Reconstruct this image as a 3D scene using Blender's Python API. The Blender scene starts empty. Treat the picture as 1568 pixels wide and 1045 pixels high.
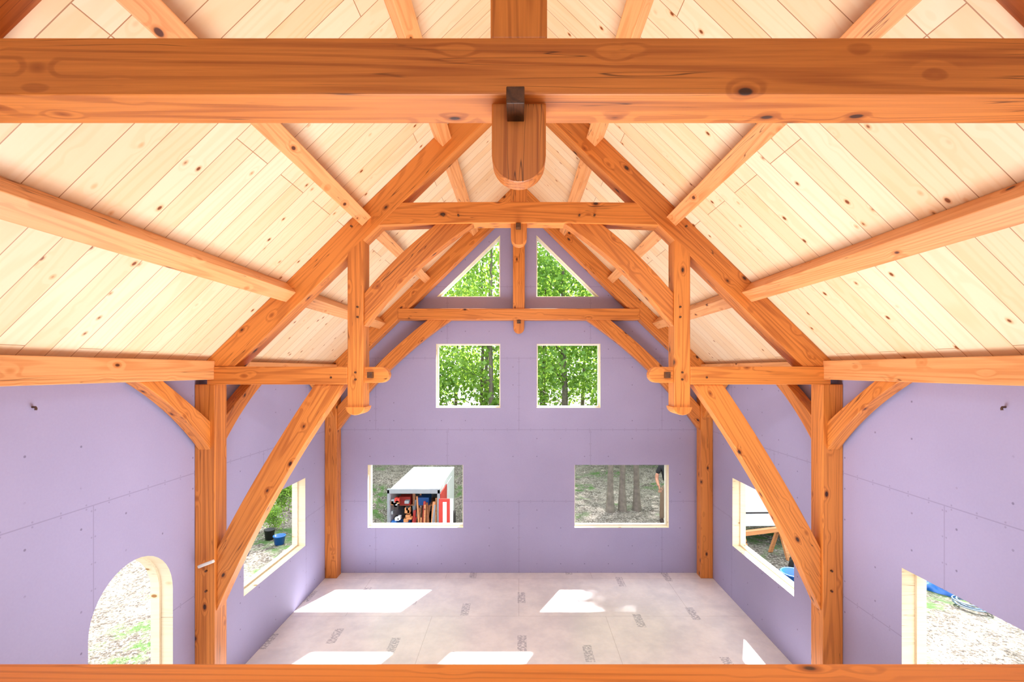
import bpy, bmesh, math, random
import numpy as np
from mathutils import Vector, Matrix, Quaternion
random.seed(7); np.random.seed(7)
scene=bpy.context.scene
H=3.47
def srgb(r,g,b):
    f=lambda c:(c/255/12.92) if c/255<=0.04045 else ((c/255+0.055)/1.055)**2.4
    return (f(r),f(g),f(b),1)

# ------------------------------------------------------------------ node helpers
class NT:
    def __init__(s,name):
        s.m=bpy.data.materials.new(name); s.m.use_nodes=True
        s.t=s.m.node_tree; s.n=s.t.nodes; s.l=s.t.links
        s.b=s.n['Principled BSDF']
    def node(s,t,**k):
        n=s.n.new(t)
        for a,v in k.items(): setattr(n,a,v)
        return n
    def put(s,sock,v):
        if isinstance(v,bpy.types.NodeSocket): s.l.new(v,sock)
        elif v is not None: sock.default_value=v
    def math(s,op,a,b=None,c=None,clamp=False):
        n=s.node('ShaderNodeMath',operation=op); n.use_clamp=clamp
        s.put(n.inputs[0],a); s.put(n.inputs[1],b); s.put(n.inputs[2],c)
        return n.outputs[0]
    def vmath(s,op,a,b=None):
        n=s.node('ShaderNodeVectorMath',operation=op)
        s.put(n.inputs[0],a); s.put(n.inputs[1],b)
        return n.outputs[0]
    def noise(s,v,scale,detail=2,rough=.5,dist=0):
        n=s.node('ShaderNodeTexNoise'); s.put(n.inputs['Vector'],v)
        n.inputs['Scale'].default_value=scale; n.inputs['Detail'].default_value=detail
        n.inputs['Roughness'].default_value=rough; n.inputs['Distortion'].default_value=dist
        return n.outputs[0]
    def mix(s,f,a,b,blend='MIX'):
        n=s.node('ShaderNodeMix',data_type='RGBA',blend_type=blend)
        s.put(n.inputs[0],f); s.put(n.inputs[6],a); s.put(n.inputs[7],b)
        return n.outputs[2]
    def sstep(s,v,a,b,lo=0,hi=1):
        n=s.node('ShaderNodeMapRange',interpolation_type='SMOOTHSTEP')
        s.put(n.inputs[0],v); n.inputs[1].default_value=a; n.inputs[2].default_value=b
        n.inputs[3].default_value=lo; n.inputs[4].default_value=hi
        return n.outputs[0]
    def obj(s):
        return s.node('ShaderNodeTexCoord').outputs['Object']
    def sep(s,v):
        n=s.node('ShaderNodeSeparateXYZ'); s.put(n.inputs[0],v); return n.outputs
    def comb(s,x,y,z):
        n=s.node('ShaderNodeCombineXYZ'); s.put(n.inputs[0],x);s.put(n.inputs[1],y);s.put(n.inputs[2],z); return n.outputs[0]
    def bump(s,h,st=.3,d=.01):
        n=s.node('ShaderNodeBump'); n.inputs['Strength'].default_value=st; n.inputs['Distance'].default_value=d
        s.put(n.inputs['Height'],h); s.l.new(n.outputs[0],s.b.inputs['Normal'])

def plain(name,col,rough=.6,metal=0,var=.06,scale=8):
    t=NT(name); n=t.noise(t.obj(),scale,3)
    d=tuple(c*(1-var*3) for c in col[:3])+(1,); l=tuple(min(1,c*(1+var)) for c in col[:3])+(1,)
    t.put(t.b.inputs['Base Color'],t.mix(n,d,l)); t.b.inputs['Roughness'].default_value=rough
    t.b.inputs['Metallic'].default_value=metal
    return t.m

def wood(name,light,dark,knot,rough=.45,ringn=38,ks=(3.4,6.2,6.2),contrast=1.05):
    t=NT(name); o=t.obj()
    r=t.node('ShaderNodeObjectInfo').outputs['Random']
    off=t.math('MULTIPLY',r,53.0)
    v=t.vmath('ADD',o,t.comb(off,t.math('MULTIPLY',r,17.0),t.math('MULTIPLY',r,29.0)))
    vo=t.node('ShaderNodeTexVoronoi'); t.put(vo.inputs['Vector'],t.vmath('MULTIPLY',v,ks)); vo.inputs['Scale'].default_value=1
    d=vo.outputs['Distance']
    near=t.sstep(d,0.05,.36,1,0)
    base=t.noise(t.vmath('MULTIPLY',v,(.24,6,6)),1,1,.4,.1)
    ring=t.math('SINE',t.math('MULTIPLY',t.math('ADD',base,t.math('MULTIPLY',near,.09)),float(ringn)*2))
    ring=t.sstep(ring,.0,1.0)
    fine=t.noise(t.vmath('MULTIPLY',v,(1.6,70,70)),1,4,.65)
    blot=t.noise(t.vmath('MULTIPLY',v,(.6,2.5,2.5)),1,2)
    f=t.math('MULTIPLY',ring,.36)
    f=t.math('ADD',f,t.math('MULTIPLY',t.math('SUBTRACT',fine,.36),1.15))
    f=t.math('ADD',f,t.math('MULTIPLY',t.math('SUBTRACT',blot,.5),.8))
    f=t.math('ADD',f,t.math('MULTIPLY',t.math('SUBTRACT',r,.5),.3))
    f=t.math('MULTIPLY',f,contrast,clamp=True)
    col=t.mix(f,light,dark)
    k2=t.sstep(d,.10,.19,.85,0); k1=t.sstep(d,.07,.11,1,0)
    col=t.mix(k2,col,dark); col=t.mix(k1,col,knot)
    # drying checks: thin dark lines along the grain
    ck=t.noise(t.vmath('MULTIPLY',v,(.9,34,34)),1,1,.4)
    ck=t.math('MULTIPLY',t.sstep(t.math('ABSOLUTE',t.math('SUBTRACT',ck,.5)),.0,.014,1,0),t.sstep(t.noise(t.vmath('MULTIPLY',v,(1.2,4,4)),1,1),.54,.62))
    col=t.mix(t.math('MULTIPLY',ck,.8),col,knot)
    t.put(t.b.inputs['Base Color'],col); t.b.inputs['Roughness'].default_value=rough
    t.bump(t.math('ADD',fine,t.math('MULTIPLY',k1,-1.0)),.12,.004)
    return t.m

M_T=wood('douglas_fir_timber',srgb(226,140,62),srgb(162,84,28),srgb(64,30,12))
M_P=wood('purlin_timber',srgb(235,169,110),srgb(203,125,64),srgb(90,42,18))
M_KEY=wood('dark_walnut_key',srgb(96,58,32),srgb(54,32,16),srgb(34,18,10))
M_JAMB=wood('jamb_pine',srgb(236,222,196),srgb(220,198,158),srgb(160,110,60),contrast=.5)
M_WHITE=plain('white_vinyl',srgb(240,238,232),.5)

def ceil_mat():
    t=NT('tongue_groove_pine_ceiling'); o=t.obj()
    s=t.sep(o); RW=.184
    br=t.node('ShaderNodeTexBrick'); br.offset=.37; br.offset_frequency=3; br.squash=1
    t.put(br.inputs['Vector'],t.comb(s[0],s[1],0.0))
    br.inputs['Color1'].default_value=(0,0,0,1); br.inputs['Color2'].default_value=(1,1,1,1); br.inputs['Mortar'].default_value=(.5,.5,.5,1)
    br.inputs['Scale'].default_value=1; br.inputs['Mortar Size'].default_value=.003; br.inputs['Mortar Smooth'].default_value=.3
    br.inputs['Brick Width'].default_value=2.9; br.inputs['Row Height'].default_value=RW
    rnd=t.sep(br.outputs['Color'])[0]
    row=t.math('FLOOR',t.math('DIVIDE',s[1],RW))
    rr=t.math('FRACT',t.math('MULTIPLY',t.math('SINE',t.math('MULTIPLY',row,12.9898)),437.58))
    v=t.vmath('ADD',o,t.comb(t.math('MULTIPLY',rr,31.0),0.0,t.math('MULTIPLY',rr,7.0)))
    vo=t.node('ShaderNodeTexVoronoi'); t.put(vo.inputs['Vector'],t.vmath('MULTIPLY',v,(4.2,6,6))); vo.inputs['Scale'].default_value=1
    d=vo.outputs['Distance']
    near=t.sstep(d,.03,.34,1,0)
    base=t.noise(t.vmath('MULTIPLY',v,(.4,5,5)),1,1)
    ring=t.sstep(t.math('SINE',t.math('MULTIPLY',t.math('ADD',base,t.math('MULTIPLY',near,.1)),60.0)),0,1)
    fine=t.noise(t.vmath('MULTIPLY',v,(2,60,60)),1,2)
    f=t.math('ADD',t.math('MULTIPLY',ring,.2),t.math('MULTIPLY',fine,.15))
    f=t.math('ADD',f,t.math('MULTIPLY',rnd,.45))
    f=t.math('ADD',f,t.math('MULTIPLY',t.math('SUBTRACT',rr,.5),.35),clamp=True)
    col=t.mix(f,srgb(243,222,190),srgb(230,190,138))
    k2=t.sstep(d,.08,.15,.6,0); k1=t.sstep(d,.052,.092,1,0)
    col=t.mix(k2,col,srgb(220,156,96)); col=t.mix(k1,col,srgb(126,66,28))
    col=t.mix(t.math('MULTIPLY',br.outputs['Fac'],.85),col,srgb(156,100,54))
    t.put(t.b.inputs['Base Color'],col); t.b.inputs['Roughness'].default_value=.32
    t.bump(t.math('MULTIPLY',br.outputs['Fac'],-1.0),.3,.004)
    return t.m
M_CEIL=ceil_mat()

def drywall(name,axis):
    t=NT(name); s=t.sep(t.obj()); u=s[axis]; z=s[2]
    def pp(v,p,o=0.0):   # distance to nearest multiple of p
        return t.math('ABSOLUTE',t.math('SUBTRACT',t.math('MODULO',t.math('ADD',v,p*200+o+p/2),p),p/2))
    zf=t.math('ADD',z,H)
    dz=pp(zf,1.22); row=t.math('FLOOR',t.math('DIVIDE',t.math('ADD',zf,10*1.22),1.22))
    shift=t.math('MULTIPLY',t.math('MODULO',row,2.0),1.22)
    du=pp(t.math('ADD',u,shift),2.44)
    seam=t.math('MAXIMUM',t.sstep(dz,.002,.006,1,0),t.sstep(du,.002,.006,1,0))
    su=pp(u,.4064,.1); sz=pp(zf,.305,.15)
    sd=t.math('SQRT',t.math('ADD',t.math('POWER',su,2.0),t.math('POWER',sz,2.0)))
    scr=t.math('MULTIPLY',t.sstep(sd,.006,.011,1,0),t.sstep(t.noise(t.obj(),3.3,1),.48,.54))
    s2=pp(u,.2); e2=t.math('ABSOLUTE',t.math('SUBTRACT',dz,.016))
    sd2=t.math('SQRT',t.math('ADD',t.math('POWER',s2,2.0),t.math('POWER',e2,2.0)))
    s3=pp(zf,.2); e3=t.math('ABSOLUTE',t.math('SUBTRACT',du,.016))
    sd3=t.math('SQRT',t.math('ADD',t.math('POWER',s3,2.0),t.math('POWER',e3,2.0)))
    scr2=t.math('MAXIMUM',t.sstep(sd2,.005,.009,1,0),t.sstep(sd3,.005,.009,1,0))
    n=t.noise(t.obj(),1.2,3); n2=t.noise(t.obj(),60,2)
    col=t.mix(n,srgb(154,149,187),srgb(170,164,201))
    col=t.mix(t.math('MULTIPLY',n2,.12),col,srgb(205,200,228))
    col=t.mix(t.math('MULTIPLY',seam,.34),col,srgb(105,98,130))
    col=t.mix(t.math('MULTIPLY',t.math('MAXIMUM',scr,t.math('MULTIPLY',scr2,.45)),.6),col,srgb(80,72,100))
    t.put(t.b.inputs['Base Color'],col); t.b.inputs['Roughness'].default_value=.75
    return t.m
M_DX=drywall('purple_drywall_gable',0); M_DY=drywall('purple_drywall_side',1)

def floor_mat():
    t=NT('subfloor_panels'); o=t.obj(); s=t.sep(o)
    br=t.node('ShaderNodeTexBrick'); br.offset=.5
    t.put(br.inputs['Vector'],t.comb(s[0],s[1],0.0))
    br.inputs['Color1'].default_value=(0,0,0,1); br.inputs['Color2'].default_value=(1,1,1,1); br.inputs['Mortar'].default_value=(.5,.5,.5,1)
    br.inputs['Scale'].default_value=1; br.inputs['Mortar Size'].default_value=.003
    br.inputs['Brick Width'].default_value=2.44; br.inputs['Row Height'].default_value=1.22
    rnd=t.sep(br.outputs['Color'])[0]
    n=t.noise(o,2.2,5,.65); n2=t.noise(o,22,3)
    col=t.mix(t.sstep(n,.3,.7),srgb(220,221,228),srgb(247,246,248))
    col=t.mix(t.math('MULTIPLY',n2,.35),col,srgb(226,216,206))
    col=t.mix(t.math('MULTIPLY',rnd,.12),col,srgb(200,198,208))
    a=t.math('SUBTRACT',t.math('MODULO',t.math('ADD',s[0],60.3),.81),.4)
    cell=t.math('FLOOR',t.math('DIVIDE',t.math('ADD',s[0],60.3),.81))
    sh=t.math('MULTIPLY',t.math('FRACT',t.math('MULTIPLY',t.math('SINE',t.math('MULTIPLY',cell,7.7)),91.3)),1.2)
    b=t.math('SUBTRACT',t.math('MODULO',t.math('ADD',t.math('ADD',s[1],sh),60.0),1.22),.6)
    m=t.math('MULTIPLY',t.sstep(t.math('ABSOLUTE',a),.055,.06,1,0),t.sstep(t.math('ABSOLUTE',b),.17,.18,1,0))
    bars=t.math('GREATER_THAN',t.noise(t.vmath('MULTIPLY',o,(28,60,1)),1,1),.47)
    m=t.math('MULTIPLY',m,bars)
    col=t.mix(t.math('MULTIPLY',m,.5),col,srgb(110,112,134))
    col=t.mix(t.math('MULTIPLY',br.outputs['Fac'],.45),col,srgb(150,140,138))
    t.put(t.b.inputs['Base Color'],col); t.b.inputs['Roughness'].default_value=.3
    return t.m
M_FLOOR=floor_mat()

def ground_mat():
    t=NT('forest_ground'); o=t.obj()
    a=t.noise(o,.5,4,.6); b=t.noise(o,4,5,.7); c=t.noise(o,22,4,.7)
    col=t.mix(t.sstep(b,.35,.65),srgb(76,66,58),srgb(134,124,114))
    col=t.mix(t.sstep(c,.5,.62),col,srgb(162,154,147))
    col=t.mix(t.sstep(c,.46,.36),col,srgb(48,40,34))
    col=t.mix(t.math('MULTIPLY',t.sstep(a,.5,.62),t.sstep(b,.4,.6)),col,srgb(62,94,36))
    t.put(t.b.inputs['Base Color'],col); t.b.inputs['Roughness'].default_value=.95
    t.bump(c,.8,.08)
    return t.m
M_GROUND=ground_mat()

def leaf_mat():
    t=NT('maple_leaves'); o=t.obj()
    r=t.node('ShaderNodeObjectInfo').outputs['Random']
    n=t.noise(o,1.1,3); n2=t.noise(o,7,2)
    col=t.mix(t.sstep(n,.35,.65),srgb(66,114,40),srgb(128,168,64))
    col=t.mix(t.math('MULTIPLY',n2,.5),col,srgb(158,184,86))
    col=t.mix(t.math('MULTIPLY',r,.4),col,srgb(68,126,56))
    tr=t.node('ShaderNodeBsdfTranslucent'); t.put(tr.inputs[0],t.mix(.5,col,srgb(160,190,66)))
    mx=t.node('ShaderNodeMixShader'); mx.inputs[0].default_value=.5
    t.put(t.b.inputs['Base Color'],col); t.b.inputs['Roughness'].default_value=.6
    t.l.new(t.b.outputs[0],mx.inputs[1]); t.l.new(tr.outputs[0],mx.inputs[2])
    t.l.new(mx.outputs[0],t.n['Material Output'].inputs[0])
    return t.m
M_LEAF=leaf_mat()
M_BARK=plain('tree_bark',srgb(124,114,102),.9,var=.22,scale=9)

# ------------------------------------------------------------------ geometry helpers
X=Vector((1,0,0)); Y=Vector((0,1,0)); Z=Vector((0,0,1))
def link(o,parent=None):
    scene.collection.objects.link(o)
    if parent is not None: o.parent=parent
    return o
def empty(name):
    e=bpy.data.objects.new(name,None); e.empty_display_size=.2; return link(e)
def finish(o,bev):
    if bev:
        m=o.modifiers.new('bev','BEVEL'); m.width=bev; m.segments=2; m.limit_method='ANGLE'; m.angle_limit=math.radians(40)
def mesh_obj(name,bm,mats,M,parent=None,bev=0):
    bmesh.ops.recalc_face_normals(bm,faces=bm.faces)
    me=bpy.data.meshes.new(name); bm.to_mesh(me); bm.free()
    for m in mats: me.materials.append(m)
    o=bpy.data.objects.new(name,me); link(o,parent); o.matrix_world=M
    finish(o,bev); return o
def frame(c,x,y):
    z=x.cross(y)
    return Matrix(((x.x,y.x,z.x,c.x),(x.y,y.y,z.y,c.y),(x.z,y.z,z.z,c.z),(0,0,0,1)))
def prism(name,pts,A,B,N,n0,n1,g,mat,parent=None,bev=.006):
    gx=(A*g[0]+B*g[1]).normalized()
    cx=sum(p[0] for p in pts)/len(pts); cy=sum(p[1] for p in pts)/len(pts)
    c=A*cx+B*cy+N*((n0+n1)/2)
    M=frame(c,gx,N); Mi=M.inverted()
    bm=bmesh.new()
    v0=[bm.verts.new(Mi@(A*p[0]+B*p[1]+N*n0)) for p in pts]
    v1=[bm.verts.new(Mi@(A*p[0]+B*p[1]+N*n1)) for p in pts]
    bm.faces.new(v0); bm.faces.new(v1[::-1])
    k=len(pts)
    for i in range(k): bm.faces.new((v0[i],v1[i],v1[(i+1)%k],v0[(i+1)%k]))
    return mesh_obj(name,bm,[mat],M,parent,bev)
def pxz(name,pts,y0,y1,g,mat=None,parent=None,bev=.006):
    return prism(name,pts,X,Z,Y,y0,y1,g,mat or M_T,parent,bev)
def pyz(name,pts,x0,x1,g,mat=None,parent=None,bev=.006):
    return prism(name,pts,Y,Z,X,x0,x1,g,mat or M_T,parent,bev)
def box(name,x0,x1,y0,y1,z0,z1,axis='x',mat=None,parent=None,bev=.006):
    if axis=='y': return pyz(name,[(y0,z0),(y1,z0),(y1,z1),(y0,z1)],x0,x1,(1,0),mat,parent,bev)
    return pxz(name,[(x0,z0),(x1,z0),(x1,z1),(x0,z1)],y0,y1,(1,0) if axis=='x' else (0,1),mat,parent,bev)
def timber(name,p0,p1,w,h,up,mat=None,parent=None,bev=.006):
    p0=Vector(p0);p1=Vector(p1);x=(p1-p0).normalized(); up=Vector(up); z=(up-x*up.dot(x)).normalized(); y=z.cross(x)
    c=(p0+p1)/2; M=frame(c,x,y); L=(p1-p0).length/2
    bm=bmesh.new(); bmesh.ops.create_cube(bm,size=1)
    for v in bm.verts: v.co=Vector((v.co.x*2*L,v.co.y*w,v.co.z*h))
    return mesh_obj(name,bm,[mat or M_T],M,parent,bev)
def curve(a,b,bulge,n=14):
    a=Vector(a);b=Vector(b);d=b-a; nrm=Vector((-d.y,d.x)).normalized(); m=(a+b)/2+nrm*bulge*2
    return [tuple(a*(1-t)**2+m*2*t*(1-t)+b*t*t) for t in [i/n for i in range(n+1)]]
def tongue(x0,x1,ztop,zbot,n=10):
    r=(x1-x0)/2; cx=(x0+x1)/2; rr=min(r,ztop-zbot); pts=[(x0,ztop)]
    for i in range(n+1):
        a=math.pi+math.pi*i/n; pts.append((cx+r*math.cos(a),zbot+rr+rr*math.sin(a)))
    pts.append((x1,ztop)); return pts

# ------------------------------------------------------------------ roof line
RZ=3.13; RS=.98
def rz(x): return RZ-RS*abs(x)
VD=.335
ang=math.atan(RS)
def rafters(par,y0,y1,zfoot,VD=.335):
    for s,nm in((-1,'left'),(1,'right')):
        xo=(RZ-zfoot)/RS; xi=(RZ-VD-zfoot)/RS
        if xo>3.2: xo=3.2
        pts=[(s*xo,zfoot),(s*xo,rz(xo)),(s*.001,RZ),(s*.001,RZ-VD),(s*xi,zfoot)]
        if abs(rz(xo)-zfoot)<.01: pts.pop(1)
        pxz('rafter_'+nm,pts,y0,y1,(s*1,-RS),parent=par)

# near truss -------------------------------------------------------
T1=empty('king_post_truss'); y0=1.665;y1=1.865
box('tie_beam',-2.07,2.07,y0,y1,.948,1.144,'x',parent=T1)
rafters(T1,y0+.002,y0+.095,.085,.09)
box('king_post',-.098,.098,y0+.004,y1-.004,1.144,2.98,'z',parent=T1)
pxz('king_post_pendant',tongue(-.097,.097,.96,.67,16),1.725,1.812,(0,1),parent=T1)
box('key_wedge',-.042,.019,1.606,1.86,.885,.942,'y',M_KEY,T1,.003)
for s,nm in((-1,'left'),(1,'right')):
    box('post_'+nm,*sorted((s*3.02,s*3.218)),y0,y1,-H,-.1,'z',parent=T1)

# middle hammer-beam truss --------------------------------------------
T2=empty('hammer_beam_truss'); y0=4.8;y1=5.0
rafters(T2,y0,y1,.03)
def peg(x,z,y,par):
    bm=bmesh.new(); bmesh.ops.create_cone(bm,cap_ends=True,segments=12,radius1=.011,radius2=.010,depth=.03,matrix=Matrix.Rotation(math.pi/2,4,'X'))
    mesh_obj('peg',bm,[M_KEY],Matrix.Translation((x,y,z)),par)
for s,nm in((-1,'left'),(1,'right')):
    box('post_'+nm,*sorted((s*3.02,s*3.218)),y0,y1,-H,-.15,'z',parent=T2)
    xs=sorted((s*3.09,s*1.70))
    box('hammer_beam_'+nm,xs[0],xs[1],y0-.012,y1,-.15,.028,'x',parent=T2)
    pts=[(s*1.56,-.135),(s*1.40,-.135)]+[(s*(1.39+.085*math.cos(a)*-1),-.055+.08*math.sin(a)) for a in [-math.pi/2+math.pi*i/10 for i in range(11)]]+[(s*1.56,.025)]
    pxz('hammer_tenon_'+nm,pts,y0+.05,y1-.05,(1,0),parent=T2)
    xs=sorted((s*1.505,s*1.455)); box('tenon_key_'+nm,xs[0],xs[1],y0-.01,y1+.02,-.085,-.025,'y',M_KEY,T2,.003)
    xs=sorted((s*1.545,s*1.702))
    pxz('hammer_post_'+nm,[(s*1.702,-.39),(s*1.702,RZ-VD-RS*1.702+.03),(s*1.545,RZ-VD-RS*1.545+.03),(s*1.545,-.39)],y0,y1,(0,1),parent=T2)
    pxz('hammer_post_cap_'+nm,tongue(xs[0]-.016,xs[1]+.016,-.375,-.455,10),y0-.014,y1+.014,(0,1),parent=T2)
    oc=curve((-3.02,-1.80),(-2.04,-.15),.03); ic=curve((-3.02,-2.42),(-1.74,-.15),.07)
    pxz('arched_brace_'+nm,[(p[0]*-s,p[1]) for p in oc+ic[::-1]],y0+.03,y1-.03,(s*1.15,-2),parent=T2)
    oc=curve((-1.545,.76),(-.82,1.46),.03); ic=curve((-1.545,.43),(-.42,1.48),.07)
    pxz('collar_brace_'+nm,[(p[0]*-s,p[1]) for p in oc+ic[::-1]],y0+.03,y1-.03,(s*1,-1),parent=T2)
    for(x,z) in((1.60,1.50),(1.66,1.42),(1.60,.62),(1.60,.52),(1.62,-.03),(1.62,-.10),(3.12,-.05),(3.1,-2.0),(3.1,-2.2),(1.86,-.08),(.6,1.53),(.75,1.53)): peg(s*x,z,y0-.004,T2)
top=curve((-1.50,1.655),(1.50,1.655),.012); bot=curve((-1.62,1.425),(1.62,1.425),.035)
pxz('collar_beam',top+bot[::-1],y0+.004,y1-.004,(1,0),parent=T2)
box('king_post',-.08,.08,y0+.008,y1-.008,1.66,2.82,'z',parent=T2)
pxz('king_post_pendant',tongue(-.08,.08,1.50,1.245,12),y0+.04,y1-.04,(0,1),parent=T2)
box('key_wedge',-.03,.02,y0-.03,y1+.03,1.40,1.445,'y',M_KEY,T2,.003)

# back truss ------------------------------------------------------------
T3=empty('king_post_truss'); y0=8.02;y1=8.215
rafters(T3,y0,y1,-.08)
box('tie_beam',-2.0,2.0,y0-.02,y1,.824,1.008,'x',parent=T3)
box('king_post',-.098,.098,y0+.004,y1,1.008,2.82,'z',parent=T3)
pxz('king_post_pendant',tongue(-.09,.09,.83,.60,12),y0+.04,y1-.03,(0,1),parent=T3)
box('key_wedge',-.03,.03,y0-.03,y1-.02,.765,.815,'y',M_KEY,T3,.003)
for s,nm in((-1,'left'),(1,'right')):
    box('post_'+nm,*sorted((s*3.02,s*3.218)),y0,y1,-H,-.1,'z',parent=T3)
    oc=curve((-3.02,-.62),(-1.52,.826),.05); ic=curve((-3.02,-1.02),(-1.13,.826),.12)
    pxz('curved_brace_'+nm,[(p[0]*-s,p[1]) for p in oc+ic[::-1]],y0+.03,y1-.03,(s,-1),parent=T3)

# plates, knee braces, purlins -------------------------------------------
for s,nm in((-1,'left'),(1,'right')):
    box('eave_plate_beam',*sorted((s*3.02,s*3.218)),-2.0,8.215,-.10,.085,'y',M_P,None)
    for k,(yp,d,TT) in enumerate(((4.8,-1,T2),(5.0,1,T2),(8.02,-1,T3),(1.865,1,T1))):
        oc=curve((0,-.52),(.64,-.1),.005); ic=curve((0,-.80),(.91,-.1),.05)
        pts=[(yp+d*p[0],p[1]) for p in oc+ic[::-1]]
        pyz('plate_knee_brace_%s_%d'%(nm,k),pts,*sorted((s*3.06,s*3.18)),(d,.9),parent=TT)
    for xc,w in((2.36,.14),(1.60,.128),(.80,.125)):
        nrm=Vector((-s*math.sin(ang),0,-math.cos(ang)))
        c=Vector((s*xc,0,rz(xc)))+nrm*(w/2+.002)
        E=empty('roof_purlin')
        for i,(a,b) in enumerate(((-2,1.667),(1.667,4.802),(4.998,8.022))):
            timber('span_%d'%i,c+Y*a,c+Y*b,w,w,nrm,M_P,E)

# roof slabs ---------------------------------------------------------------
for s,nm in((-1,'left'),(1,'right')):
    t=.1/math.cos(ang)
    pts=[(0,RZ+.001),(s*3.55,rz(3.55)+.001),(s*3.55,rz(3.55)+t),(0,RZ+t)]
    pxz('ceiling_'+nm,pts,-2.2,8.9,(s*1,-RS),M_CEIL,None,0)

# ------------------------------------------------------------------ walls
def wall(name,outer,holes,A,B,N,n0,n1,mats):
    bm=bmesh.new(); es=[]
    for lp in [outer]+holes:
        vs=[bm.verts.new(A*p[0]+B*p[1]+N*n0) for p in lp]
        for i in range(len(vs)): es.append(bm.edges.new((vs[i],vs[(i+1)%len(vs)])))
    bmesh.ops.triangle_fill(bm,use_beauty=True,edges=es)
    front=list(bm.faces)
    r=bmesh.ops.extrude_face_region(bm,geom=front,use_keep_orig=True)
    nv=[g for g in r['geom'] if isinstance(g,bmesh.types.BMVert)]
    for v in nv: v.co+=N*(n1-n0)
    for f in bm.faces:
        f.normal_update()
        if abs(f.normal.dot(N))<.5: f.material_index=1
    return mesh_obj(name,bm,mats,Matrix.Identity(4))
def rect(a0,a1,b0,b1): return [(a0,b0),(a1,b0),(a1,b1),(a0,b1)]
BY=8.24; WT=.18
wz0,wz1=-2.70,-1.63
gw=[rect(-2.575,-.948,wz0,wz1),rect(.948,2.555,wz0,wz1),rect(-1.41,-.315,-.655,.435),rect(.305,1.39,-.655,.435),
    [(-1.40,1.238),(-.318,1.238),(-.318,2.29)],[(.298,1.238),(1.37,1.238),(.298,2.29)]]
outer=[(-3.22,-H),(3.22,-H),(3.22,rz(3.22)),(0,RZ),(-3.22,rz(3.22))]
wall('wall_back',outer,gw,X,Z,Y,BY,BY+WT,[M_DX,M_JAMB])
wall('wall_front',outer,[rect(-2.4,-.9,-.3,.6),rect(.9,2.4,-.3,.6)],X,Z,-Y,2.0,2.15,[M_DX,M_JAMB])
arch=[(3.615,-H+.02),(4.50,-H+.02)]+[(4.0575+.4425*math.cos(a),-2.04+.4425*math.sin(a)) for a in [math.pi*i/20 for i in range(21)]]
lw=[arch,rect(5.66,7.29,-2.66,-1.637)]
rw=[rect(2.44,4.066,-2.66,-1.67),rect(5.66,7.29,-2.66,-1.637)]
so=[(-2.15,-H),(BY+WT,-H),(BY+WT,rz(3.22)),(-2.15,rz(3.22))]
wall('wall_left',so,lw,Y,Z,-X,3.22,3.22+WT,[M_DY,M_JAMB])
wall('wall_right',so,rw,Y,Z,X,3.22,3.22+WT,[M_DY,M_JAMB])

def inset(lp,d):
    n=len(lp); area=sum(lp[i][0]*lp[(i+1)%n][1]-lp[(i+1)%n][0]*lp[i][1] for i in range(n)); sg=1 if area>0 else -1
    out=[]
    for i in range(n):
        p0=Vector(lp[i-1]);p1=Vector(lp[i]);p2=Vector(lp[(i+1)%n])
        a=(p1-p0).normalized(); b=(p2-p1).normalized()
        na=Vector((-a.y,a.x))*sg; nb=Vector((-b.y,b.x))*sg
        k=1+na.dot(nb); out.append(tuple(p1+(na+nb)*(d/max(k,.2))))
    return out
def ring(name,lp,w,A,B,N,n0,n1,mat):
    q=[]
    for p in lp:
        if not q or (Vector(p)-Vector(q[-1])).length>1e-4: q.append(p)
    lp=q; il=inset(lp,w); bm=bmesh.new(); n=len(lp)
    vs=[[bm.verts.new(A*p[0]+B*p[1]+N*k) for p in L] for L in(lp,il) for k in(n0,n1)]
    o0,o1,i0,i1=vs
    for i in range(n):
        j=(i+1)%n
        bm.faces.new((o0[i],o0[j],i0[j],i0[i])); bm.faces.new((o1[i],i1[i],i1[j],o1[j]))
        bm.faces.new((o0[i],o1[i],o1[j],o0[j])); bm.faces.new((i0[i],i0[j],i1[j],i1[i]))
    return mesh_obj(name,bm,[mat],Matrix.Identity(4))
k=1
for g in gw: ring('door_frame_%d'%k,g,.022,X,Z,Y,BY+.11,BY+WT+.01,M_WHITE); k+=1
ring('door_frame_%d'%k,arch,.022,Y,Z,-X,3.33,3.41,M_JAMB); k+=1  # frame of the arched door, opening runs down to the floor
ring('door_frame_%d'%k,lw[1],.022,Y,Z,-X,3.33,3.41,M_JAMB); k+=1
for g in rw: ring('door_frame_%d'%k,g,.022,Y,Z,X,3.33,3.41,M_JAMB); k+=1

# floors ---------------------------------------------------------------------
box('floor',-3.4,3.4,-2.15,BY+WT,-H-.2,-H,'x',M_FLOOR,None,0)
box('loft_floor',-3.2,3.2,-2,1.33,-1.05,-.95,'y',M_CEIL,None,0)
box('loft_edge_beam',-3.02,3.02,1.33,1.53,-1.13,-.93,'x',M_T,None,.008)

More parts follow.
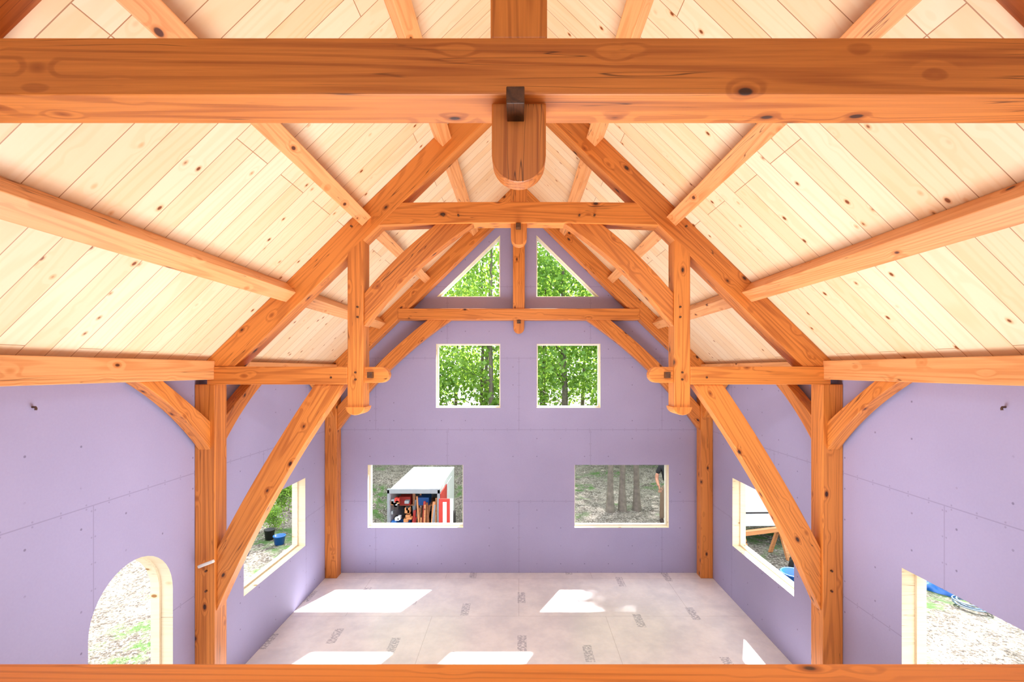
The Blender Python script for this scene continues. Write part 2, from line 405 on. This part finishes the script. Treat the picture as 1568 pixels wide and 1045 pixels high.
# wire stubs, bracket ---------------------------------------------------------
def tube(name,pts,r,mat,parent=None,cyc=False):
    cu=bpy.data.curves.new(name,'CURVE'); cu.dimensions='3D'; cu.bevel_depth=r; cu.bevel_resolution=3; cu.use_fill_caps=True
    sp=cu.splines.new('POLY'); sp.points.add(len(pts)-1)
    for p,q in zip(sp.points,pts): p.co=(*q,1)
    sp.use_cyclic_u=cyc
    cu.materials.append(mat); o=bpy.data.objects.new(name,cu); return link(o,parent)
M_BLK=plain('black_rubber',srgb(32,30,34),.5); M_BLUE=plain('blue_plastic',srgb(20,90,165),.35); M_RED=plain('red_paint',srgb(190,50,40),.5)
M_WIRE=plain('brown_wire',srgb(92,70,62),.6)
for s in(-1,1):
    tube('wire_stub',[(s*3.225,3.2,-.25),(s*3.20,3.2,-.25),(s*3.192,3.197,-.258),(s*3.192,3.195,-.27)],.0075,M_WIRE)
timber('white_door_stop',(-3.16,4.77,-1.95),(-2.99,4.74,-1.88),.03,.03,(0,0,1),M_WHITE,None,.008)

# ------------------------------------------------------------------ terrain
def gz(x,y):
    z=-3.85+.10*math.sin(x*.7+1)*math.sin(y*.5)+.04*math.sin(x*2.1+y*1.7)
    d=math.exp(-(((x+2.7)/2.6)**2+((y-14)/3.2)**2)**2); z-=1.0*d
    return z
bm=bmesh.new(); N=110; vs=[]
for i in range(N+1):
    for j in range(N+1):
        x=-40+80*i/N; y=-18+80*j/N
        x=40*math.copysign(abs(x/40)**1.5,x); 
        vs.append(bm.verts.new((x,y,gz(x,y))))
for i in range(N):
    for j in range(N):
        a=i*(N+1)+j; f=bm.faces.new((vs[a],vs[a+N+1],vs[a+N+2],vs[a+1])); f.smooth=True
mesh_obj('ground',bm,[M_GROUND],Matrix.Identity(4))

# ------------------------------------------------------------------ trees
def tree_mesh(name,hh,r0,c0,crown,nleaf,ls=.13,trunks=1,seed=0,nb=16):
    rg=np.random.RandomState(seed); V=[];F=[];MI=[]
    def limb(pts,rads,k=8):
        b=len(V)
        for p,r in zip(pts,rads):
            for i in range(k):
                a=2*math.pi*i/k; V.append((p[0]+r*math.cos(a),p[1]+r*math.sin(a),p[2]))
        for q in range(len(pts)-1):
            for i in range(k):
                F.append((b+q*k+i,b+q*k+(i+1)%k,b+(q+1)*k+(i+1)%k,b+(q+1)*k+i)); MI.append(0)
    tips=[]
    for t in range(trunks):
        ox,oy=((t-(trunks-1)/2)*.36,rg.uniform(-.2,.2)) if trunks>1 else (0,0); lean=rg.uniform(-.04,.04,2)
        pts=[];rads=[]
        for i in range(9):
            z=hh*i/8; pts.append((ox+lean[0]*z+rg.uniform(-.06,.06),oy+lean[1]*z+rg.uniform(-.06,.06),z-.2)); rads.append(r0*(1-.85*i/8)*(1.5 if i==0 else 1))
        limb(pts,rads)
        for b in range(nb):
            f=c0/hh+(1-c0/hh)*rg.rand(); z=hh*f; a=rg.rand()*6.28; L=crown*(.5+.5*rg.rand())*(1.15-f*.6)
            p0=(ox+lean[0]*z,oy+lean[1]*z,z-.2); p1=(p0[0]+L*math.cos(a),p0[1]+L*math.sin(a),z+L*.35); pm=tuple((u+v)/2+(.0,.0,-.08)[i] for i,(u,v) in enumerate(zip(p0,p1)))
            limb([p0,pm,p1],[r0*.3*(1-f*.6),r0*.2*(1-f*.6),.01],5); tips+= [p1,pm]
    tips=np.array(tips)
    idx=rg.randint(0,len(tips),nleaf); C=tips[idx]+rg.normal(0,1,(nleaf,3))*np.array([.55,.55,.32])*crown/2.2
    A=rg.normal(0,1,(nleaf,3)); A/=np.linalg.norm(A,axis=1)[:,None]
    B=np.cross(A,rg.normal(0,1,(nleaf,3))); B/=np.linalg.norm(B,axis=1)[:,None]
    s=ls*(.6+.8*rg.rand(nleaf))[:,None]
    b=len(V); Q=np.stack([C-A*s,C+B*s*.7,C+A*s,C-B*s*.7],1).reshape(-1,3)
    V+= [tuple(q) for q in Q]; F+=[(b+4*i,b+4*i+1,b+4*i+2,b+4*i+3) for i in range(nleaf)]; MI+=[1]*nleaf
    me=bpy.data.meshes.new(name); me.from_pydata(V,[],F); me.materials.append(M_BARK); me.materials.append(M_LEAF)
    me.polygons.foreach_set('material_index',MI); me.update(); return me
TV=[tree_mesh('maple_a',12,.14,2.0,2.4,6000,.092,1,1,24),tree_mesh('maple_b',13,.17,2.5,2.8,6800,.097,1,2,24),tree_mesh('maple_c',9.5,.11,1.2,2.2,5200,.088,2,3,16)]
BU=tree_mesh('bush',2.2,.04,.3,1.3,1800,.09,3,5)
def put_tree(me,x,y,s=1,nm='forest_tree'):
    o=bpy.data.objects.new(nm,me); link(o); o.location=(x,y,gz(x,y)); o.scale=(s,s,s*random.uniform(.9,1.1)); o.rotation_euler=(0,0,random.uniform(0,6.28)); return o
rows=[(20.8,3.4,17),(25,3.0,20),(31,2.9,24)]
for yy,st,w in rows:
    x=-w
    while x<w:
        put_tree(random.choice(TV),x+random.uniform(-1,1),yy+random.uniform(-1.2,1.6),random.uniform(.85,1.1)); x+=st*random.uniform(.8,1.2)
for sx in(-1,1):
    for d in(15,19):
        y=2
        while y<18:
            put_tree(random.choice(TV),sx*(d+random.uniform(-1.2,1.2)),y,random.uniform(.8,1.05)); y+=3.6*random.uniform(.8,1.3)
for i in range(20):
    a=random.uniform(-16,16); put_tree(BU,a,random.uniform(19.5,24),random.uniform(.8,1.3),'understory_bush')
CL=tree_mesh('tree_clump',7.0,.095,5.4,.8,700,.10,3,9)
put_tree(CL,2.85,13.2,1,'tree_clump').rotation_euler=(0,0,0)
CL2=tree_mesh('shade_maple',8.2,.12,5.6,1.25,5200,.11,2,11)
put_tree(CL2,4.5,13.5,1,'shade_maple')  # tree out of view, added to block sun at the lower right window
for(x,y,s) in((8.1,9.0,.16),(7.9,8.3,.13),(8.6,9.6,.2),(-6.5,11.0,.22),(-7,12,.28),(-5.9,11.6,.2),(-6.4,13.2,.32),(-4.9,13.6,.3),(-6.2,10.2,.16)):
    put_tree(BU,x,y,s,'grass_tuft')

# ------------------------------------------------------------------ site objects
def multi(name,parts,mats,bev=.006,loc=(0,0,0),rot=0):
    bm=bmesh.new()
    for p in parts:
        r=bmesh.ops.create_cube(bm,size=1); lx=p[7] if len(p)>7 else 0; ly=p[8] if len(p)>8 else 0
        for v in r['verts']:
            t=v.co.z+.5
            v.co=Vector(((p[0]+p[1])/2+v.co.x*(p[1]-p[0])+lx*t,(p[2]+p[3])/2+v.co.y*(p[3]-p[2])+ly*t,(p[4]+p[5])/2+v.co.z*(p[5]-p[4])))
        for f in {f for v in r['verts'] for f in v.link_faces}: f.material_index=p[6]
    M=Matrix.Translation(Vector(loc))@Matrix.Rotation(rot,4,'Z')
    return mesh_obj(name,bm,mats,M,None,bev)
M_LUM=wood('lumber',srgb(205,140,88),srgb(165,100,56),srgb(70,36,16)); M_DK=plain('dark_interior',srgb(50,42,40),.9); M_TW=plain('trailer_white',srgb(222,224,226),.4)
M_GAL=plain('galvanised',srgb(140,145,150),.4,.3)
gt=-4.85
parts=[(-.65,.65,0,3,1.66,1.72,2),(-.65,-.61,0,3,.3,1.66,2),(.61,.65,0,3,.3,1.66,2),(-.65,.65,2.96,3,.3,1.66,2),(-.65,.65,0,3,.24,.32,1),
 (-.68,-.62,-.03,.03,.3,1.74,3),(.62,.68,-.03,.03,.3,1.74,3),(-.68,.68,-.03,.03,1.64,1.76,3),
 (.66,.685,.1,1.2,.5,1.6,4),(.66,.685,1.25,2.2,.5,1.6,2),
 (.70,.98,-.3,-.26,.35,1.58,4),(.98,1.06,-.3,-.26,.35,1.58,2),(.80,.90,-.31,-.30,.5,1.5,2),
 (-.6,-.3,.35,.6,.32,.9,1),(-.6,.6,1.4,1.45,1.0,1.04,0),(-.6,-.15,.1,.5,.62,.86,5),(-.6,.6,.6,1.3,1.15,1.19,0),(-.5,-.2,.5,.8,1.19,1.42,4),(.0,.3,.5,.9,1.19,1.4,5)]
for i in range(30):
    x=random.uniform(-.2,.52); w=random.uniform(.03,.08); y=random.uniform(-.1,.8); parts.append((x,x+w,y,y+.04,.32,random.uniform(.9,1.55),random.choice([0,0,0,2,4,3]),random.uniform(-.12,.12),.1))
for i in range(26):
    x=random.uniform(-.6,-.1); w=random.uniform(.05,.14); z=random.uniform(.6,1.45); parts.append((x,x+w,-.05,.1,z,z+random.uniform(.04,.14),random.choice([0,0,4,2,5,3,1])))
for sx in(-.78,.66):
    for yy in(1.2,1.9): parts.append((sx,sx+.12,yy,yy+.5,0,.5,1))
multi('tool_trailer',parts,[M_LUM,M_DK,M_TW,M_GAL,M_RED,M_BLUE],.008,(-2.72,12.5,gt),0)

# white enclosed trailer seen through right window
bm=bmesh.new()
prof=[(-1.9,.45),(1.6,.45),(2.1,.9),(2.05,1.45),(1.7,1.75),(-1.9,1.8)]
a=[bm.verts.new((-.8,p[0],p[1])) for p in prof]; b=[bm.verts.new((.8,p[0],p[1])) for p in prof]
bm.faces.new(a);bm.faces.new(b[::-1])
for i in range(6): bm.faces.new((a[i],b[i],b[(i+1)%6],a[(i+1)%6]))
def wheel(x,y,z,r,w,mi):
    r1=bmesh.ops.create_cone(bm,cap_ends=True,segments=24,radius1=r,radius2=r,depth=w,matrix=Matrix.Translation((x,y,z))@Matrix.Rotation(math.pi/2,4,'Y'))
    for f in {f for v in r1['verts'] for f in v.link_faces}: f.material_index=mi
for sx in(-.82,.82):
    for yy in(.4,1.15): wheel(sx,yy,.32,.32,.18,1); wheel(sx*1.06,yy,.32,.15,.12,2)
for p in((.805,.815,-1.7,1.6,.72,.75,3),(.805,.815,-1.5,-.6,1.25,1.30,2),(.805,.815,-1.35,-.8,1.12,1.16,2),(-.05,.05,2.0,3.0,.42,.5,1)):
    r=bmesh.ops.create_cube(bm,size=1)
    for v in r['verts']: v.co=Vector(((p[0]+p[1])/2+v.co.x*(p[1]-p[0]),(p[2]+p[3])/2+v.co.y*(p[3]-p[2]),(p[4]+p[5])/2+v.co.z*(p[5]-p[4])))
    for f in {f for v in r['verts'] for f in v.link_faces}: f.material_index=p[6]
mesh_obj('enclosed_cargo_trailer',bm,[M_TW,M_BLK,M_GAL,M_DK],Matrix.Translation((6.45,11.1,gz(6.3,11)))@Matrix.Rotation(math.radians(-88),4,'Z'),None,.03)

def bucket(name,x,y,r,h,mat,z=None):
    bm=bmesh.new(); n=24; z=gz(x,y) if z is None else z
    prof=[(0,0),(r*.8,0),(r,h),(r*1.08,h),(r*1.08,h+.02),(r*.94,h+.02),(r*.75,.03),(0,.03)]
    rs=[]
    for (rr,zz) in prof:
        rs.append([bm.verts.new((max(rr,.001)*math.cos(2*math.pi*i/n),max(rr,.001)*math.sin(2*math.pi*i/n),zz)) for i in range(n)])
    for q in range(len(prof)-1):
        for i in range(n):
            f=bm.faces.new((rs[q][i],rs[q][(i+1)%n],rs[q+1][(i+1)%n],rs[q+1][i])); f.smooth=True
    bmesh.ops.remove_doubles(bm,verts=bm.verts,dist=.0015)
    return mesh_obj(name,bm,[mat],Matrix.Translation((x,y,z)))
bucket('blue_tub',-5.2,10.5,.12,.17,M_BLUE); bucket('blue_tub',-5.72,10.0,.15,.2,M_BLUE)
bucket('black_bucket',-5.62,10.9,.11,.2,M_BLK)
bucket('blue_tub',4.75,8.35,.2,.28,M_BLUE); bucket('black_bucket',4.35,8.7,.14,.3,M_BLK)
multi('sawhorse',[(-.5,.5,-.05,.05,.5,.58,0),(-.5,-.42,-.25,-.2,0,.54,0,.0,.2),(-.5,-.42,.2,.25,0,.54,0,0,-.2),(.42,.5,-.25,-.2,0,.54,0,0,.2),(.42,.5,.2,.25,0,.54,0,0,-.2)],[M_LUM],.004,(4.75,9.5,gz(4.75,9.5)),.3)
def pile(name,x,y,sx,sy,sz,mat,seed):
    rg=random.Random(seed); bm=bmesh.new(); bmesh.ops.create_icosphere(bm,subdivisions=4,radius=1)
    ph=[rg.uniform(0,6) for _ in range(6)]
    for v in bm.verts:
        c=v.co; k=1+.14*math.sin(c.x*5+ph[0])+.12*math.sin(c.y*7+ph[1])*math.sin(c.z*6+ph[2])+.06*math.sin(c.x*15+c.y*13+ph[3])
        v.co=Vector((c.x*sx*k,c.y*sy*k,max(c.z,-.1)*sz*k))
    for f in bm.faces: f.smooth=True
    return mesh_obj(name,bm,[mat],Matrix.Translation((x,y,gz(x,y))))
pile('blue_tarp_bundle',7.35,8.55,.32,.3,.28,M_BLUE,1); pile('black_tarp_bundle',5.35,8.9,.28,.3,.4,M_BLK,2)
pile('blue_tarp_bundle',5.15,8.15,.16,.18,.3,M_BLUE,4)
M_HOSE=plain('grey_hose',srgb(110,130,150),.5)
for i,(x,y,r) in enumerate(((7.25,7.75,.2),(7.75,7.95,.24))):
    pts=[]
    for k2 in range(110):
        a=k2*.3; rr=r*(1+.16*math.sin(a*.37)); pts.append((x+rr*math.cos(a),y+rr*math.sin(a),gz(x,y)+.05+k2*.0009+.02*math.sin(a*.6)))
    tube('coiled_hose',pts,.010,M_HOSE)

# ------------------------------------------------------------------ person outside
M_SKIN=plain('skin',srgb(170,116,90),.5,var=.03); M_SHIRT=plain('black_shirt',srgb(26,25,28),.9); M_PANT=plain('work_trousers',srgb(120,100,80),.9); M_HAIR=plain('brown_hair',srgb(52,36,26),.8)
P=empty('construction_worker'); px,py=3.70,12.0; pz=gz(px,py)
def skin(name,verts,edges,rad,mat,root=0,sub=2):
    me=bpy.data.meshes.new(name); me.from_pydata([Vector(v)+Vector((px,py,pz)) for v in verts],edges,[]); me.materials.append(mat)
    o=bpy.data.objects.new(name,me); link(o,P)
    m=o.modifiers.new('s','SKIN'); m.use_smooth_shade=True
    for i,r in enumerate(rad):
        d=me.skin_vertices[0].data[i]; d.radius=(r,r) if not isinstance(r,tuple) else r; d.use_root=(i==root)
    s=o.modifiers.new('ss','SUBSURF'); s.levels=sub; s.render_levels=sub; return o
skin('trousers',[(0,0,.96),(-.1,0,.9),(-.13,.02,.5),(-.14,.06,.1),(.1,0,.9),(.13,-.03,.5),(.15,.03,.1),(0,0,1.04)],[(0,1),(1,2),(2,3),(0,4),(4,5),(5,6),(0,7)],[(.15,.11),.1,.07,.06,.1,.07,.06,(.15,.11)],M_PANT)
skin('shirt',[(0,0,1.02),(0,-.01,1.2),(0,-.01,1.38),(0,0,1.47),(-.19,0,1.42),(-.27,-.01,1.24),(.19,0,1.42),(.27,.0,1.24)],[(0,1),(1,2),(2,3),(2,4),(4,5),(2,6),(6,7)],[(.155,.11),(.15,.11),(.17,.11),.07,.07,.058,.07,.058],M_SHIRT)
for s,bend in((-1,.22),(1,.05)):
    hx=s*.30; hy=-.06-bend; hz=1.0 if s<0 else .86
    skin('arm_%s'%('l' if s<0 else 'r'),[(s*.265,-.01,1.27),(s*.29,-.03,1.12),(hx,hy*.7,1.02 if s<0 else .97),(hx,hy,hz)],[(0,1),(1,2),(2,3)],[.048,.043,.034,.026],M_SKIN)
    skin('hand_%s'%('l' if s<0 else 'r'),[(hx,hy,hz),(hx,hy-.03,hz-.05),(hx,hy-.05,hz-.09)],[(0,1),(1,2)],[(.022,.03),(.018,.04),(.012,.036)],M_SKIN)
    for i in range(4):
        fx=(i-1.5)*.021; skin('finger_%d'%i,[(hx+fx,hy-.05,hz-.085),(hx+fx,hy-.065,hz-.125+abs(i-1.3)*.006),(hx+fx,hy-.055,hz-.155+abs(i-1.3)*.01)],[(0,1),(1,2)],[.0095,.009,.0075],M_SKIN,0,1)
    skin('thumb',[(hx-s*.03,hy-.02,hz-.03),(hx-s*.055,hy-.045,hz-.06),(hx-s*.05,hy-.055,hz-.09)],[(0,1),(1,2)],[.012,.011,.009],M_SKIN,0,1)
    skin('boot_%s'%('l' if s<0 else 'r'),[(s*.14,.06,.12),(s*.145,.04,.05),(s*.15,-.08,.04),(s*.15,-.15,.035)],[(0,1),(1,2),(2,3)],[.06,.055,.05,.035],M_HAIR)
skin('neck',[(0,.0,1.44),(0,-.01,1.56)],[(0,1)],[.06,.055],M_SKIN)
bm=bmesh.new(); bmesh.ops.create_uvsphere(bm,u_segments=28,v_segments=20,radius=1)
for v in bm.verts:
    c=v.co.copy(); x=c.x*.078; y=c.y*.098; z=c.z*.118
    if c.z<-.1: x*=1-.25*(-c.z); 
    if c.y<-.7: y-=.012*math.exp(-((c.x/.18)**2+((c.z+.1)/.25)**2))*2
    if c.y<-.5: y+=.008*math.exp(-(((abs(c.x)-.38)/.15)**2+((c.z-.05)/.14)**2))
    v.co=Vector((x+px,y+py-.015,z+pz+1.65))
for f in bm.faces: f.smooth=True
mesh_obj('head',bm,[M_SKIN],Matrix.Identity(4),P)
bm=bmesh.new(); bmesh.ops.create_uvsphere(bm,u_segments=24,v_segments=16,radius=1)
bmesh.ops.delete(bm,geom=[v for v in bm.verts if v.co.z<.1 and v.co.y<.2 or v.co.z<-.5],context='VERTS')
for v in bm.verts: c=v.co; v.co=Vector((c.x*.086+px,c.y*.106+py-.01,c.z*.125+pz+1.66))
mesh_obj('hair',bm,[M_HAIR],Matrix.Identity(4),P)
for s in(-1,1):
    for nm,mt,rr,cc in(('eye',M_WHITE,(.013,.008,.008),(s*.03,-.105,1.66)),('iris',M_BLK,(.006,.004,.006),(s*.03,-.112,1.66)),('ear',M_SKIN,(.01,.02,.032),(s*.08,-.01,1.645))):
        bm=bmesh.new(); bmesh.ops.create_uvsphere(bm,u_segments=12,v_segments=8,radius=1)
        for v in bm.verts: v.co=Vector((v.co.x*rr[0]+cc[0]+px,v.co.y*rr[1]+cc[1]+py,v.co.z*rr[2]+cc[2]+pz))
        mesh_obj(nm,bm,[mt],Matrix.Identity(4),P)
bm=bmesh.new(); bmesh.ops.create_cube(bm,size=1)
for v in bm.verts: v.co=Vector((v.co.x*.045+px,v.co.y*.01-.105+py,v.co.z*.012+1.59+pz))
mesh_obj('mouth',bm,[M_RED],Matrix.Identity(4),P,.003)

# ------------------------------------------------------------------ lights
sd=bpy.data.lights.new('sun','SUN'); sd.energy=28; sd.angle=math.radians(1.1); sd.color=(1,.97,.93)
so_=bpy.data.objects.new('sun',sd); link(so_); so_.rotation_euler=Vector((-.40,-.83,-1)).to_track_quat('-Z','Y').to_euler()
w=bpy.data.worlds.new('sky'); scene.world=w; w.use_nodes=True
w.node_tree.nodes['Background'].inputs[0].default_value=(.88,.95,1,1); w.node_tree.nodes['Background'].inputs[1].default_value=4.2
def area(name,loc,rot,sx,sy,p,col=(1,1,1),spread=180):
    a=bpy.data.lights.new(name,'AREA'); a.shape='RECTANGLE'; a.size=sx; a.size_y=sy; a.energy=p; a.color=col; a.spread=math.radians(spread)
    o=bpy.data.objects.new(name,a); link(o); o.location=loc; o.rotation_euler=rot; return o
area('hall_fill_light',(0,3.8,-3.2),(math.radians(178),0,0),3.4,2.4,185,(.95,.975,1),145)  # added upward fill low in the hall, boosts the floor bounce
area('loft_fill_light',(0,-1.5,1.0),(math.radians(78),0,0),3.0,1.2,18,(.96,.98,1),150)  # added fill behind the camera, not a lamp of the loft
area('tie_beam_fill_light',(0,1.95,1.06),(math.radians(40),0,0),3.0,.1,48,(.93,.97,1),120)  # added fill hidden behind the near tie beam to brighten the floor

# ------------------------------------------------------------------ camera
cd=bpy.data.cameras.new('camera'); cam=bpy.data.objects.new('camera',cd); link(cam)
cd.sensor_width=36; cd.lens=17.0; cam.rotation_euler=(math.pi/2,0,0); cd.shift_x=-10.5/1568; cd.shift_y=43.5/1568
cd.clip_start=.05; cd.clip_end=300
scene.camera=cam
for o in scene.objects:
    if o.parent is None: o.location.z+=H
scene.view_settings.view_transform='Standard'
scene.view_settings.look='None'
scene.view_settings.exposure=.12
